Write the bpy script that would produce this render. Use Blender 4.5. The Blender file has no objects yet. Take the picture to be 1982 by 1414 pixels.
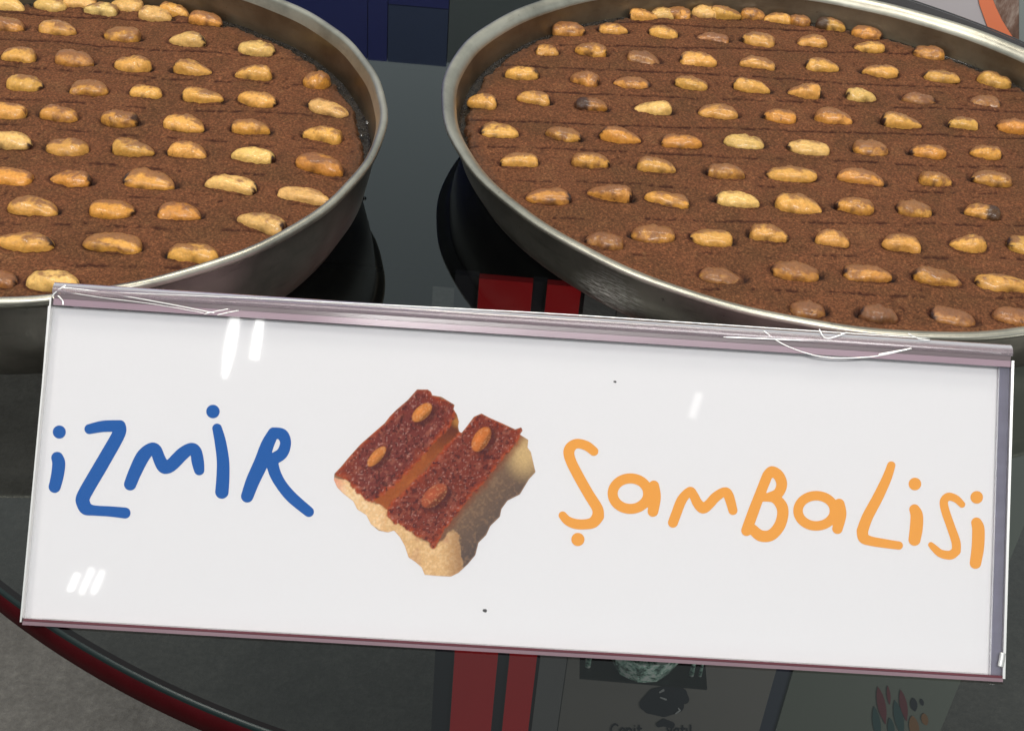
import bpy, math, random
import numpy as np
from mathutils import Vector, Matrix

random.seed(7)
RNG = np.random.default_rng(7)
C = bpy.context.scene.collection
SC = bpy.context.scene

# ------------------------------------------------------------------ camera
F_PX, PITCH, ROLL, CAM_H = 2663.0, math.radians(37.28), math.radians(4.97), 0.3226
fwd = np.array([0, math.cos(PITCH), -math.sin(PITCH)])
up0 = np.array([0, math.sin(PITCH), math.cos(PITCH)])
rt0 = np.array([1.0, 0, 0])
RT = math.cos(ROLL)*rt0 + math.sin(ROLL)*up0
UP = -math.sin(ROLL)*rt0 + math.cos(ROLL)*up0
EYE = np.array([0, 0, CAM_H])
cam = bpy.data.cameras.new('camera')
cam.sensor_width = 36.0
cam.lens = F_PX/1982*36.0
cam.clip_start = 0.01
cam.clip_end = 60
co = bpy.data.objects.new('camera', cam)
C.objects.link(co)
m = Matrix.Identity(4)
for i in range(3):
    m[i][0], m[i][1], m[i][2], m[i][3] = RT[i], UP[i], -fwd[i], EYE[i]
co.matrix_world = m
SC.camera = co

# ------------------------------------------------------------------ world, lamps, exposure
W = bpy.data.worlds.new('World')
SC.world = W
W.use_nodes = True
nt = W.node_tree
nt.nodes.clear()
wo = nt.nodes.new('ShaderNodeOutputWorld'); bg = nt.nodes.new('ShaderNodeBackground')
tc = nt.nodes.new('ShaderNodeTexCoord'); sx = nt.nodes.new('ShaderNodeSeparateXYZ')
mr = nt.nodes.new('ShaderNodeMapRange'); rp = nt.nodes.new('ShaderNodeValToRGB')
nt.links.new(tc.outputs['Generated'], sx.inputs[0]); nt.links.new(sx.outputs[2], mr.inputs[0])
mr.inputs[1].default_value = -1; mr.inputs[2].default_value = 1
nt.links.new(mr.outputs[0], rp.inputs[0]); nt.links.new(rp.outputs[0], bg.inputs[0]); nt.links.new(bg.outputs[0], wo.inputs[0])
e = rp.color_ramp.elements
e[0].position = 0.42; e[0].color = (0.05, 0.047, 0.045, 1)
e[1].position = 1.0; e[1].color = (0.24, 0.25, 0.25, 1)
k = e.new(0.55); k.color = (0.20, 0.20, 0.20, 1)
k = e.new(0.70); k.color = (0.60, 0.66, 0.67, 1)
k = e.new(0.80); k.color = (0.56, 0.61, 0.62, 1)
k = e.new(0.885); k.color = (0.36, 0.385, 0.385, 1)
bg.inputs[1].default_value = 1.0
SC.view_settings.view_transform = 'Standard'
SC.view_settings.look = 'None'
SC.view_settings.exposure = 0.0
SC.view_settings.gamma = 1.0

def area_lamp(name, loc, target, sx_, sy_, power, col, twist=0.0):
    l = bpy.data.lights.new(name, 'AREA')
    l.shape = 'RECTANGLE'; l.size = sx_; l.size_y = sy_; l.energy = power; l.color = col
    o = bpy.data.objects.new(name, l); C.objects.link(o)
    o.location = loc
    q = (Vector(target)-Vector(loc)).to_track_quat('-Z', 'Y')
    o.rotation_euler = (q.to_matrix() @ Matrix.Rotation(twist, 3, 'Z')).to_euler()
    return o

area_lamp('ceiling_lamp', (0.25, 1.15, 2.3), (0.0, 0.45, 0), 1.1, 0.35, 23, (1.0, 0.93, 0.82))
area_lamp('ceiling_lamp', (-1.1, 0.1, 2.2), (0.0, 0.45, 0), 0.7, 0.3, 20, (1.0, 0.95, 0.88))
area_lamp('ceiling_lamp', (0.35, -1.1, 2.1), (0.0, 0.4, 0), 1.2, 0.25, 40, (1.0, 0.97, 0.95))
area_lamp('added_fill_lamp', (0.62, 0.20, -0.20), (0.08, 0.64, -0.25), 0.25, 0.25, 2.2, (1.0, 0.97, 0.93))  # added unseen lamp, brightens the panels, posters and dish below the glass
# small spotlights of the stand, mirrored by the acrylic
area_lamp('spot_lamp', (-0.41, -1.12, 1.68), (-0.1, 0.33, 0.06), 0.020, 0.16, 0.085, (1, 0.99, 0.95), math.radians(4)).data.shape = 'ELLIPSE'
area_lamp('spot_lamp', (-0.365, -1.13, 1.69), (-0.1, 0.33, 0.06), 0.015, 0.075, 0.05, (1, 0.99, 0.95), math.radians(4))
for dx_, hh_ in ((-.022, .042), (0, .060), (.020, .055)):
    area_lamp('spot_lamp', (-0.62+dx_, -1.42, 1.30+hh_*.3), (-0.12, 0.29, 0.01), 0.009, hh_*.8, 0.012, (1, 0.99, 0.95), math.radians(-6))
area_lamp('spot_lamp', (0.47, -1.14, 1.63), (0.06, 0.31, 0.05), 0.014, 0.05, 0.007, (1, 0.99, 0.95), math.radians(-24))

# ------------------------------------------------------------------ helpers
def on_plane(px, py, z):
    d = fwd + (px-991)/F_PX*RT - (py-707)/F_PX*UP
    return EYE + d*((z-EYE[2])/d[2])

def on_front(px, py, y):
    d = fwd + (px-991)/F_PX*RT - (py-707)/F_PX*UP
    return EYE + d*(y/d[1])

def tag(o, label=None, cat=None, group=None, kind=None):
    if label: o['label'] = label
    if cat: o['category'] = cat
    if group: o['group'] = group
    if kind: o['kind'] = kind
    return o

def empty(name, loc=(0, 0, 0), mat=None):
    o = bpy.data.objects.new(name, None); C.objects.link(o)
    o.empty_display_size = 0.02
    if mat is not None: o.matrix_world = mat
    else: o.location = loc
    return o

def mesh_obj(name, verts, faces, mat=None, parent=None, smooth=False, me=None):
    if me is None:
        me = bpy.data.meshes.new(name)
        me.from_pydata([tuple(map(float, v)) for v in verts], [], faces)
        if smooth: me.polygons.foreach_set('use_smooth', [True]*len(me.polygons))
        me.update()
        if mat: me.materials.append(mat)
    o = bpy.data.objects.new(name, me); C.objects.link(o)
    if parent: o.parent = parent
    return o

def box(x0, x1, y0, y1, z0, z1):
    v = [(x, y, z) for z in (z0, z1) for y in (y0, y1) for x in (x0, x1)]
    f = [(0, 2, 3, 1), (4, 5, 7, 6), (0, 1, 5, 4), (2, 6, 7, 3), (0, 4, 6, 2), (1, 3, 7, 5)]
    return v, f

def bevel_box(name, b, mat, parent=None, w=0.001):
    o = mesh_obj(name, *box(*b), mat, parent)
    md = o.modifiers.new('bevel', 'BEVEL'); md.width = w; md.segments = 2
    return o

def hash2(ix, iy, seed):
    h = (ix.astype(np.int64)*374761393 + iy.astype(np.int64)*668265263 + seed*2147483647) & 0xffffffff
    h = ((h ^ (h >> 13))*1274126177) & 0xffffffff
    return ((h ^ (h >> 16)) & 0xffffff)/float(0xffffff)

def noise(x, y, s, seed=0):
    x = np.asarray(x, float)/s; y = np.asarray(y, float)/s
    ix = np.floor(x); iy = np.floor(y); fx = x-ix; fy = y-iy
    fx = fx*fx*(3-2*fx); fy = fy*fy*(3-2*fy)
    a = hash2(ix, iy, seed); b = hash2(ix+1, iy, seed); c = hash2(ix, iy+1, seed); d = hash2(ix+1, iy+1, seed)
    return (a*(1-fx)+b*fx)*(1-fy)+(c*(1-fx)+d*fx)*fy      # 0..1

def fbm(x, y, s, seed=0, o=3):
    t = 0; a = 1; n = 0
    for i in range(o):
        t = t+a*noise(x, y, s/2**i, seed+i*17); n += a; a *= .5
    return t/n

def sst(a, b, x):
    t = np.clip((x-a)/(b-a), 0, 1)
    return t*t*(3-2*t)

def lin(r, g, b):
    f = lambda c: (c/255/12.92) if c/255 <= .04045 else ((c/255+.055)/1.055)**2.4
    return (f(r), f(g), f(b))

# ---- node material helper
class M:
    def __init__(s, name):
        s.m = bpy.data.materials.new(name); s.m.use_nodes = True
        s.t = s.m.node_tree; s.t.nodes.clear()
        s.out = s.t.nodes.new('ShaderNodeOutputMaterial')
    def n(s, typ, **kw):
        n = s.t.nodes.new('ShaderNode'+typ)
        for a, v in kw.items(): setattr(n, a, v)
        return n
    def l(s, a, b): s.t.links.new(a, b)
    def coord(s, which='Object', scale=(1, 1, 1)):
        c = s.n('TexCoord'); mp = s.n('Mapping'); mp.inputs['Scale'].default_value = scale
        s.l(c.outputs[which], mp.inputs[0]); return mp.outputs[0]
    def noise(s, vec, scale, detail=4, rough=.55):
        n = s.n('TexNoise'); n.inputs['Scale'].default_value = scale; n.inputs['Detail'].default_value = detail
        n.inputs['Roughness'].default_value = rough; s.l(vec, n.inputs['Vector']); return n.outputs['Fac']
    def ramp(s, fac, stops):
        r = s.n('ValToRGB'); s.l(fac, r.inputs[0]); e = r.color_ramp.elements
        while len(e) < len(stops): e.new(.5)
        for q, (p, c) in zip(e, stops):
            q.position = p; q.color = (*c, 1) if hasattr(c, '__len__') else (c, c, c, 1)
        return r.outputs[0]
    def mix(s, fac, a, b, blend='MIX'):
        x = s.n('Mix', data_type='RGBA', blend_type=blend)
        for i, v in ((0, fac), (6, a), (7, b)):
            if hasattr(v, 'is_output'): s.l(v, x.inputs[i])
            elif i == 0: x.inputs[0].default_value = v
            else: x.inputs[i].default_value = (*v, 1)
        return x.outputs[2]
    def math(s, op, a, b=None, clamp=False):
        x = s.n('Math', operation=op, use_clamp=clamp)
        for i, v in ((0, a), (1, b)):
            if v is None: continue
            if hasattr(v, 'is_output'): s.l(v, x.inputs[i])
            else: x.inputs[i].default_value = v
        return x.outputs[0]
    def bsdf(s, color, rough=.5, **kw):
        p = s.n('BsdfPrincipled')
        for nme, v in [('Base Color', color), ('Roughness', rough)]+list(kw.items()):
            nme = nme.replace('_', ' ')
            if hasattr(v, 'is_output'): s.l(v, p.inputs[nme])
            elif nme in ('Base Color', 'Coat Tint', 'Specular Tint') : p.inputs[nme].default_value = (*v, 1)
            else: p.inputs[nme].default_value = v
        s.l(p.outputs[0], s.out.inputs[0]); s.p = p; return p
    def bump(s, h, strength=.3, dist=.001):
        b = s.n('Bump'); b.inputs['Strength'].default_value = strength; b.inputs['Distance'].default_value = dist
        s.l(h, b.inputs['Height']); s.l(b.outputs[0], s.p.inputs['Normal']); return b

def plain(name, col, rough=.5, **kw):
    a = M(name); a.bsdf(col, rough, **kw); return a.m

# ------------------------------------------------------------------ materials
a = M('smoky_glass')
tr = a.n('BsdfTransparent'); tr.inputs[0].default_value = (0.30, 0.315, 0.31, 1)
gl = a.n('BsdfGlossy'); gl.inputs['Roughness'].default_value = .012; gl.inputs[0].default_value = (.93, 1, 1, 1)
fr = a.n('Fresnel'); fr.inputs[0].default_value = 1.53
mx = a.n('MixShader'); a.l(fr.outputs[0], mx.inputs[0]); a.l(tr.outputs[0], mx.inputs[1]); a.l(gl.outputs[0], mx.inputs[2])
a.l(mx.outputs[0], a.out.inputs[0]); GLASS_TOP = a.m
GLASS_EDGE = plain('glass_edge', (.010, .018, .018), .3, Specular_IOR_Level=.2)
a = M('red_trim'); v = a.coord(scale=(1, 1, 1)); nz = a.noise(v, 60, 3)
a.bsdf(a.ramp(nz, [(.3, (.034, .0006, .0018)), (.8, (.052, .001, .003))]),   .6, Specular_IOR_Level=.12); RED_TRIM = a.m

a = M('carpet'); v = a.coord()
n1 = a.noise(v, 7, 5); n2 = a.noise(v, 160, 3, .7); n3 = a.noise(v, 45, 4, .7)
s_ = a.math('ADD', a.math('MULTIPLY', n1, .3), a.math('ADD', a.math('MULTIPLY', n2, .38), a.math('MULTIPLY', n3, .32)))
a.bsdf(a.ramp(s_, [(.34, (.075, .069, .061)), (.5, (.118, .111, .100)), (.66, (.18, .17, .152))]), .95, Sheen_Weight=.1)
a.bump(n2, .8, .004); CARPET = a.m

def metal(name, tint, stain):
    a = M(name); v = a.coord('UV', (1, 1, 1)); o = a.coord('Object')
    mp = a.n('Mapping'); mp.inputs['Scale'].default_value = (6, 900, 1); a.l(v, mp.inputs[0])
    br = a.noise(mp.outputs[0], 1.0, 4, .6)
    mp2 = a.n('Mapping'); mp2.inputs['Scale'].default_value = (40, 220, 1); a.l(v, mp2.inputs[0])
    sc = a.noise(mp2.outputs[0], 1.0, 6, .7)
    bl = a.noise(o, 26, 5, .65); fine = a.noise(o, 240, 4, .6)
    base = a.ramp(bl, [(.3, tuple(c*.62 for c in tint)), (.55, tint), (.75, tuple(min(1, c*1.18) for c in tint))])
    base = a.mix(a.ramp(sc, [(.56, 0.0), (.74, .40)]), base, stain)
    base = a.mix(a.ramp(fine, [(.68, 0.0), (.76, .6)]), base, tuple(c*.35 for c in stain))
    rg = a.math('ADD', a.math('MULTIPLY', br, .16), a.math('MULTIPLY', bl, .30))
    rg = a.math('ADD', rg, .16)
    a.bsdf(base, rg, Metallic=.93)
    a.bump(a.math('ADD', a.math('MULTIPLY', br, .5), a.math('MULTIPLY', fine, .4)), .12, .0005)
    a.base = base; a.rg = rg
    return a
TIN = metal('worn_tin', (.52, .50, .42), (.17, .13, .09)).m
TIN_SHADED = metal('shaded_tin_side', (.24, .22, .19), (.06, .05, .04)).m  # same tin, darkened for the dark table its side mirrors
a = metal('syrupy_tin', (.23, .19, .13), (.08, .048, .024))
a.p.inputs['Coat Weight'].default_value = .4; a.p.inputs['Coat Roughness'].default_value = .12
TIN_IN = a.m
# scratched side of the right tray: pale scuffs with a shape of their own
a = metal('scuffed_tin_side', (.25, .23, .195), (.06, .05, .04))  # side tint darkened for the mirrored table here too
ge = a.n('NewGeometry')
w1 = on_plane(1205, 558, .014)
scm = 0.0
for (pt, rad, amt) in ((w1, .017, .8), (on_plane(1150, 583, .006), .015, .8)):
    ds = a.n('VectorMath', operation='DISTANCE'); a.l(ge.outputs['Position'], ds.inputs[0]); ds.inputs[1].default_value = tuple(pt)
    near = a.ramp(a.math('DIVIDE', ds.outputs['Value'], rad), [(.25, 1.0), (1.0, 0.0)])
    mp = a.n('Mapping'); mp.inputs['Scale'].default_value = (160, 1100, 1); mp.inputs['Rotation'].default_value = (0, 0, .12); a.l(a.coord('UV'), mp.inputs[0])
    sc = a.ramp(a.noise(mp.outputs[0], 1.0, 5, .75), [(.46, 0.0), (.58, 1.0)])
    mk = a.math('MULTIPLY', a.math('MULTIPLY', near, sc), amt); scm = a.math('ADD', scm, mk, True)
    a.base = a.mix(mk, a.base, (.80, .80, .72))
a.l(a.math('SUBTRACT', .93, a.math('MULTIPLY', scm, .93)), a.p.inputs['Metallic'])
a.l(a.base, a.p.inputs['Base Color']); TIN_SCUFF = a.m

def crust_mat():
    a = M('baked_semolina_crust'); v = a.coord()
    at = a.n('Attribute', attribute_name='zones'); sp = a.n('SeparateColor'); a.l(at.outputs['Color'], sp.inputs[0])
    g1 = a.noise(v, 900, 3, .8); g2 = a.noise(v, 420, 4, .7); g3 = a.noise(v, 38, 4, .6); g4 = a.noise(v, 1500, 2, .8)
    base = a.ramp(g3, [(.28, (.104, .045, .018)), (.44, (.118, .0465, .019)), (.56, (.136, .050, .021)), (.74, (.150, .063, .026))])
    speck = a.ramp(g1, [(.36, 0.40), (.5, .92), (.60, 1.7), (.72, 3.0)])
    base = a.mix(.70, base, speck, 'MULTIPLY')
    sand = a.ramp(g2, [(.60, 0.0), (.70, .42)])
    base = a.mix(sand, base, (.27, .14, .06))
    dark = a.ramp(g4, [(.30, .55), (.40, 0.0)])
    base = a.mix(dark, base, (.04, .014, .009))
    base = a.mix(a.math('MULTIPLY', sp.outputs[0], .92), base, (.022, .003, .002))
    base = a.mix(a.math('MULTIPLY', sp.outputs[1], .94), base, (.010, .006, .006))
    base = a.mix(a.math('MULTIPLY', sp.outputs[2], .6), base, (.055, .033, .020))
    rg = a.math('SUBTRACT', .72, a.math('MULTIPLY', sp.outputs[2], .42))
    a.bsdf(base, rg, Specular_IOR_Level=.16)
    a.bump(a.math('ADD', g1, a.math('MULTIPLY', g2, .8)), .85, .0007)
    return a.m
CRUST = crust_mat()
a = M('cake_syrup'); v = a.coord(); nz = a.noise(v, 260, 5, .7)
a.bsdf(a.ramp(nz, [(.35, (.006, .004, .003)), (.65, (.030, .020, .011))]), a.ramp(nz, [(.4, .12), (.7, .6)]), Specular_IOR_Level=.3, Coat_Weight=.15)
a.bump(nz, .9, .003); SYRUP = a.m

def peanut_mat():
    a = M('roasted_peanut'); v = a.coord()
    oi = a.n('ObjectInfo')
    ad = a.n('VectorMath', operation='ADD'); cr = a.n('CombineXYZ')
    a.l(oi.outputs['Random'], cr.inputs[0]); a.l(oi.outputs['Random'], cr.inputs[2])
    sc = a.n('VectorMath', operation='SCALE'); sc.inputs['Scale'].default_value = 7.0; a.l(cr.outputs[0], sc.inputs[0])
    a.l(v, ad.inputs[0]); a.l(sc.outputs[0], ad.inputs[1]); v = ad.outputs[0]
    b1 = a.noise(v, 210, 4, .6); b2 = a.noise(v, 700, 4, .65); b3 = a.noise(v, 120, 2, .5)
    at = a.n('Attribute', attribute_name='zones'); sp = a.n('SeparateColor'); a.l(at.outputs['Color'], sp.inputs[0])
    # toast = object alpha, strongest on the back of the nut (zone R)
    t = a.math('ADD', a.math('MULTIPLY', b1, 1.7), a.math('MULTIPLY', sp.outputs[0], .75))
    t = a.math('ADD', t, a.math('SUBTRACT', a.math('MULTIPLY', oi.outputs['Alpha'], 1.0), 1.68))
    t = a.math('MULTIPLY', t, 2.6, True)
    toast = a.mix(b3, (.27, .105, .032), (.115, .045, .028))
    base = a.mix(a.math('MULTIPLY', t, .82), oi.outputs['Color'], toast)
    base = a.mix(.55, base, a.ramp(b2, [(.3, .50), (.55, 1.0), (.75, 1.3)]), 'MULTIPLY')
    spots = a.ramp(a.noise(v, 330, 2, .4), [(.70, 0.0), (.76, .75)])
    base = a.mix(a.math('MULTIPLY', spots, oi.outputs['Alpha']), base, (.10, .035, .012))
    base = a.mix(sp.outputs[1], base, (.030, .011, .007))
    a.bsdf(base, a.ramp(b1, [(.3, .28), (.7, .50)]), Subsurface_Weight=.10, Subsurface_Scale=.0015,
           Coat_Weight=.20, Coat_Roughness=.14, Specular_IOR_Level=.35)
    a.p.inputs['Subsurface Radius'].default_value = (1, .5, .2)
    a.bump(a.math('ADD', b2, a.math('MULTIPLY', b1, 1.5)), .5, .0006)
    return a.m
PEANUT = peanut_mat()

def paper(name, col):
    a = M(name); v = a.coord(); nz = a.noise(v, 900, 3)
    a.bsdf(a.ramp(nz, [(.3, tuple(c*.985 for c in col)), (.7, col)]), .55, Specular_IOR_Level=.25)
    return a.m
CARD = paper('white_card', (.745, .752, .758))
CARD_BACK = paper('shaded_card_back', (.62, .46, .54))  # white paper, its pinkish shade put into the colour
INK_BLUE = plain('blue_ink', (.003, .090, .35), .6, Specular_IOR_Level=.04)
INK_ORANGE = plain('orange_ink', (.80, .345, .055), .6, Specular_IOR_Level=.04)
a = M('printed_ink_picture'); at = a.n('Attribute', attribute_name='print'); v = a.coord()
nz = a.noise(v, 1400, 2)
a.bsdf(a.mix(.35, at.outputs['Color'], a.ramp(nz, [(.3, .65), (.7, 1.2)]), 'MULTIPLY'), .6, Specular_IOR_Level=.05); PRINT = a.m

a = M('clear_acrylic')
tr = a.n('BsdfTransparent'); tr.inputs[0].default_value = (.985, .98, .985, 1)
gl = a.n('BsdfGlossy'); gl.inputs['Roughness'].default_value = .03
fr = a.n('Fresnel'); ge = a.n('NewGeometry')
a.l(a.math('SUBTRACT', 1.49, a.math('MULTIPLY', ge.outputs['Backfacing'], 1.49-1/1.49)), fr.inputs[0])
mx = a.n('MixShader'); a.l(fr.outputs[0], mx.inputs[0]); a.l(tr.outputs[0], mx.inputs[1]); a.l(gl.outputs[0], mx.inputs[2])
a.l(mx.outputs[0], a.out.inputs[0]); ACRYLIC = a.m
a = M('thick_acrylic'); v = a.coord()
a.bsdf((.93, .90, .93), .04, Transmission_Weight=1.0, IOR=1.49)
a.bump(a.noise(v, 55, 3), .25, .0015); ACRYLIC_SOLID = a.m
a = M('polished_acrylic_edge'); v = a.coord()
gl = a.n('BsdfGlossy'); gl.inputs['Roughness'].default_value = .12
df = a.n('BsdfTranslucent'); df.inputs[0].default_value = (.80, .76, .80, 1)
tr = a.n('BsdfTransparent'); tr.inputs[0].default_value = (.80, .76, .80, 1)
m1 = a.n('MixShader'); m1.inputs[0].default_value = .45; a.l(tr.outputs[0], m1.inputs[1]); a.l(df.outputs[0], m1.inputs[2])
m2 = a.n('MixShader'); m2.inputs[0].default_value = .35; a.l(m1.outputs[0], m2.inputs[1]); a.l(gl.outputs[0], m2.inputs[2])
a.l(m2.outputs[0], a.out.inputs[0]); ACRYLIC_EDGE = a.m
def painted_acrylic(name, col, mixd=.5, rough=.12):  # colour holds the light scattered and mirrored inside clear acrylic
    a = M(name); v = a.coord(scale=(1, 6, 6))
    a.bsdf(a.ramp(a.noise(v, 30, 3), [(.3, tuple(c*.85 for c in col)), (.7, col)]), rough, Transmission_Weight=1-mixd, IOR=1.49)
    return a.m
ACR_RIDGE = painted_acrylic('acrylic_bend', (.52, .44, .48), .32, .18)
ACR_BOTTOM = painted_acrylic('acrylic_foot', (.36, .24, .28), .6)
ACR_MAROON = painted_acrylic('acrylic_foot_shade', (.16, .04, .055), .7)
ACR_HEAD = painted_acrylic('painted_reflection_mauve', (.40, .29, .345), .75)
ACR_SHADE = painted_acrylic('painted_shade_grey', (.22, .175, .19), .7)
ACR_SIDE = painted_acrylic('acrylic_side_band', (.34, .33, .42), .42)
a = M('bright_acrylic_line'); a.bsdf((.80, .79, .77), .3, Metallic=.8); ACR_LINE = a.m  # near-white for cut edges and cracks, and for highlights built as lines

# ------------------------------------------------------------------ setting: carpeted floor
fl = mesh_obj('floor', *box(-4, 4, -2, 6, -.80, -.75), CARPET)
tag(fl, 'grey flecked carpet floor under the table', kind='structure')

# ------------------------------------------------------------------ round glass table
TX, TY, TR = .037, .5633, .3344
table = empty('round_table', (TX, TY, -.75))
tag(table, 'round smoky glass table with a dark red trim round its edge', 'table')
def lathe(profile, n=256, closed=False, dr=None, uvs=True, a0=0, a1=2*math.pi):
    V = []; Fc = []
    P = len(profile)
    for i in range(n):
        t = a0+(a1-a0)*i/n
        for (r, z) in profile:
            rr = r+(dr(t, r, z) if dr else 0)
            V.append((rr*math.cos(t), rr*math.sin(t), z))
    for i in range(n):
        j = (i+1) % n
        for k in range(P-1 if not closed else P):
            k2 = (k+1) % P
            Fc.append((i*P+k, j*P+k, j*P+k2, i*P+k2))
    return V, Fc
def lathe_obj(name, profile, mat, parent, n=256, dr=None, smooth=True, closed=False):
    V, Fc = lathe(profile, n, closed, dr)
    o = mesh_obj(name, V, Fc, mat, parent, smooth)
    me = o.data; uv = me.uv_layers.new(name='UVMap')
    P = len(profile)
    s = [0]
    for i in range(1, P+1):
        a_, b_ = profile[i-1], profile[i % P]
        s.append(s[-1]+math.hypot(a_[0]-b_[0], a_[1]-b_[1]))
    R0 = max(p[0] for p in profile); nf = P if closed else P-1
    co_ = []
    for i in range(n):
        for k in range(nf):
            u0, u1 = 2*math.pi*R0*i/n, 2*math.pi*R0*(i+1)/n
            co_ += [u0, s[k], u1, s[k], u1, s[k+1], u0, s[k+1]]
    uv.data.foreach_set('uv', co_)
    return o
# the glass sheet: polished top with a ground edge
gz = .75
top = lathe_obj('glass_top', [(TR-.0012, gz), (.2, gz), (.1, gz), (0.0001, gz)], GLASS_TOP, table, 360, smooth=False)
ed = lathe_obj('glass_edge', [(TR-.0012, gz), (TR-.0004, gz-.0002), (TR, gz-.0007), (TR, gz-.0014)], GLASS_EDGE, table, 360)
ring = lathe_obj('rim_trim', [(TR-.0005, gz-.0015), (TR+.0001, gz-.0017), (TR+.0001, gz-.0110), (TR-.0004, gz-.0116), (TR-.004, gz-.0116), (TR-.004, gz-.0018)], RED_TRIM, table, 360, closed=True)

# ------------------------------------------------------------------ panelled stand seen through the glass
SY = .64
RED = M('red_panel_paint'); v = RED.coord(); nz = RED.noise(v, 6, 3)
RED.bsdf(RED.ramp(nz, [(.3, (.75, .012, .02)), (.7, (.86, .02, .03))]), .35); RED = RED.m
DARK = plain('dark_strip', (.03, .028, .04), .4)
GREYP = plain('grey_panel_board', (.20, .19, .19), .6)
POSTER = plain('pale_poster_sheet', (.17, .185, .155), .6)
stand = empty('display_stand', (.05, SY, -.75))
tag(stand, 'red and grey panelled stand seen dimly through the smoky glass', 'display stand')
def world_child(name, verts, faces, mat, parent, smooth=False):
    o = mesh_obj(name, verts, faces, mat, None, smooth)
    o.parent = parent; o.matrix_parent_inverse = Matrix.Translation(parent.matrix_world.translation).inverted() if parent.parent is None else Matrix.Identity(4)
    return o
bpy.context.view_layer.update()
zt = float(on_front(1000, 545, SY)[2])
def panel(name, px_top, px_bot, depth, mat, z1=None, yoff=0.0):
    (xa, xb) = px_top
    x0 = float(on_front(px_top[0], px_bot, SY)[0]); x1 = float(on_front(px_top[1], px_bot, SY)[0])
    return world_child(name, *box(x0, x1, SY+yoff, SY+yoff+depth, -.745, z1 if z1 is not None else zt), mat, stand)
panel('dark_strip', (838, 874), 1340, .005, DARK, yoff=.002)
panel('red_panel', (875, 957), 1340, .005, RED)
panel('dark_strip', (957.5, 978.5), 1340, .005, DARK, yoff=.002)
panel('red_panel', (979, 1031), 1340, .005, RED)
panel('dark_strip', (1031.5, 1037), 1340, .005, DARK, yoff=.002)
panel('grey_panel', (1037.5, 1088), 1340, .005, GREYP)
gp = panel('poster_panel', (1090, 1490), 1340, .005, plain('grey_poster_sheet', (.22, .20, .185), .6))
panel('dark_strip', (1490.5, 1522), 1340, .005, plain('blue_grey_strip', (.05, .055, .085), .5), yoff=.002)
lp = panel('poster_panel', (1523, 1850), 1340, .005, POSTER)
for (xa, xb, ya, yb) in ((-.20, .60, SY+.006, .90), (-.20, .20, .9005, 1.7)):
    world_child('added_dark_slab', *box(xa, xb, ya, yb, zt-.012, zt-.002), plain('added_slab_black', (.006, .006, .007), .6, Specular_IOR_Level=.1), stand)  # added black slab, stands in for the shaded floor under the glass
xb_ = float(on_front(838, 600, SY)[0])
world_child('added_dark_panel', *box(-.20, xb_-.001, SY, SY+.005, -.20, zt-.002), plain('added_panel_black', (.006, .006, .007), .6, Specular_IOR_Level=.1), stand)  # added black sheet, continues the slab's stand-in shade downwards
# print on the posters
def fill_shape(f, x0, x1, y0, y1, step):
    """polygons of the region f<0, clipped cell by cell"""
    xs = np.arange(x0, x1+step, step); ys = np.arange(y0, y1+step, step)
    X, Y = np.meshgrid(xs, ys); Fv = f(X, Y)
    V = []; Fa = []; idx = {}
    def vid(x, y):
        k = (round(x, 4), round(y, 4))
        if k not in idx: idx[k] = len(V); V.append((x, y))
        return idx[k]
    I = Fv < 0
    cnt = I[:-1, :-1].astype(int)+I[1:, :-1]+I[:-1, 1:]+I[1:, 1:]
    for j, i in zip(*np.nonzero(cnt)):
        cs = [(j, i), (j, i+1), (j+1, i+1), (j+1, i)]
        if cnt[j, i] == 4:
            Fa.append([vid(xs[b], ys[a_]) for a_, b in cs]); continue
        poly = []
        for q in range(4):
            (ja, ia), (jb, ib) = cs[q], cs[(q+1) % 4]
            fa, fb = Fv[ja, ia], Fv[jb, ib]
            if fa < 0: poly.append(vid(xs[ia], ys[ja]))
            if (fa < 0) != (fb < 0):
                t = fa/(fa-fb)
                poly.append(vid(xs[ia]+(xs[ib]-xs[ia])*t, ys[ja]+(ys[jb]-ys[ja])*t))
        pp = [p for q, p in enumerate(poly) if p != poly[q-1]]
        if len(set(pp)) >= 3: Fa.append(pp)
    return V, Fa
def strokes_sdf(paths):
    """paths: lists of (x, y, r); union of tapered round strokes"""
    def f(X, Y):
        D = np.full(X.shape, 1e9)
        for P in paths:
            if len(P) == 1:
                x, y, r = P[0]; D = np.minimum(D, np.hypot(X-x, Y-y)-r); continue
            for (xa, ya, ra), (xb, yb, rb) in zip(P[:-1], P[1:]):
                dx, dy = xb-xa, yb-ya; L = dx*dx+dy*dy
                t = np.clip(((X-xa)*dx+(Y-ya)*dy)/L, 0, 1)
                D = np.minimum(D, np.hypot(X-xa-t*dx, Y-ya-t*dy)-(ra+(rb-ra)*t))
        return D
    return f
def smooth_path(P, n=6):
    P = [tuple(map(float, p)) for p in P]
    if len(P) < 3: return P
    Q = [P[0]]+P+[P[-1]]; out = []
    for i in range(1, len(Q)-2):
        p0, p1, p2, p3 = map(np.array, Q[i-1:i+3])
        for k in range(n):
            t = k/n
            out.append(tuple(.5*((2*p1)+(-p0+p2)*t+(2*p0-5*p1+4*p2-p3)*t*t+(-p0+3*p1-3*p2+p3)*t**3)))
    out.append(P[-1]); return out

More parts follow.
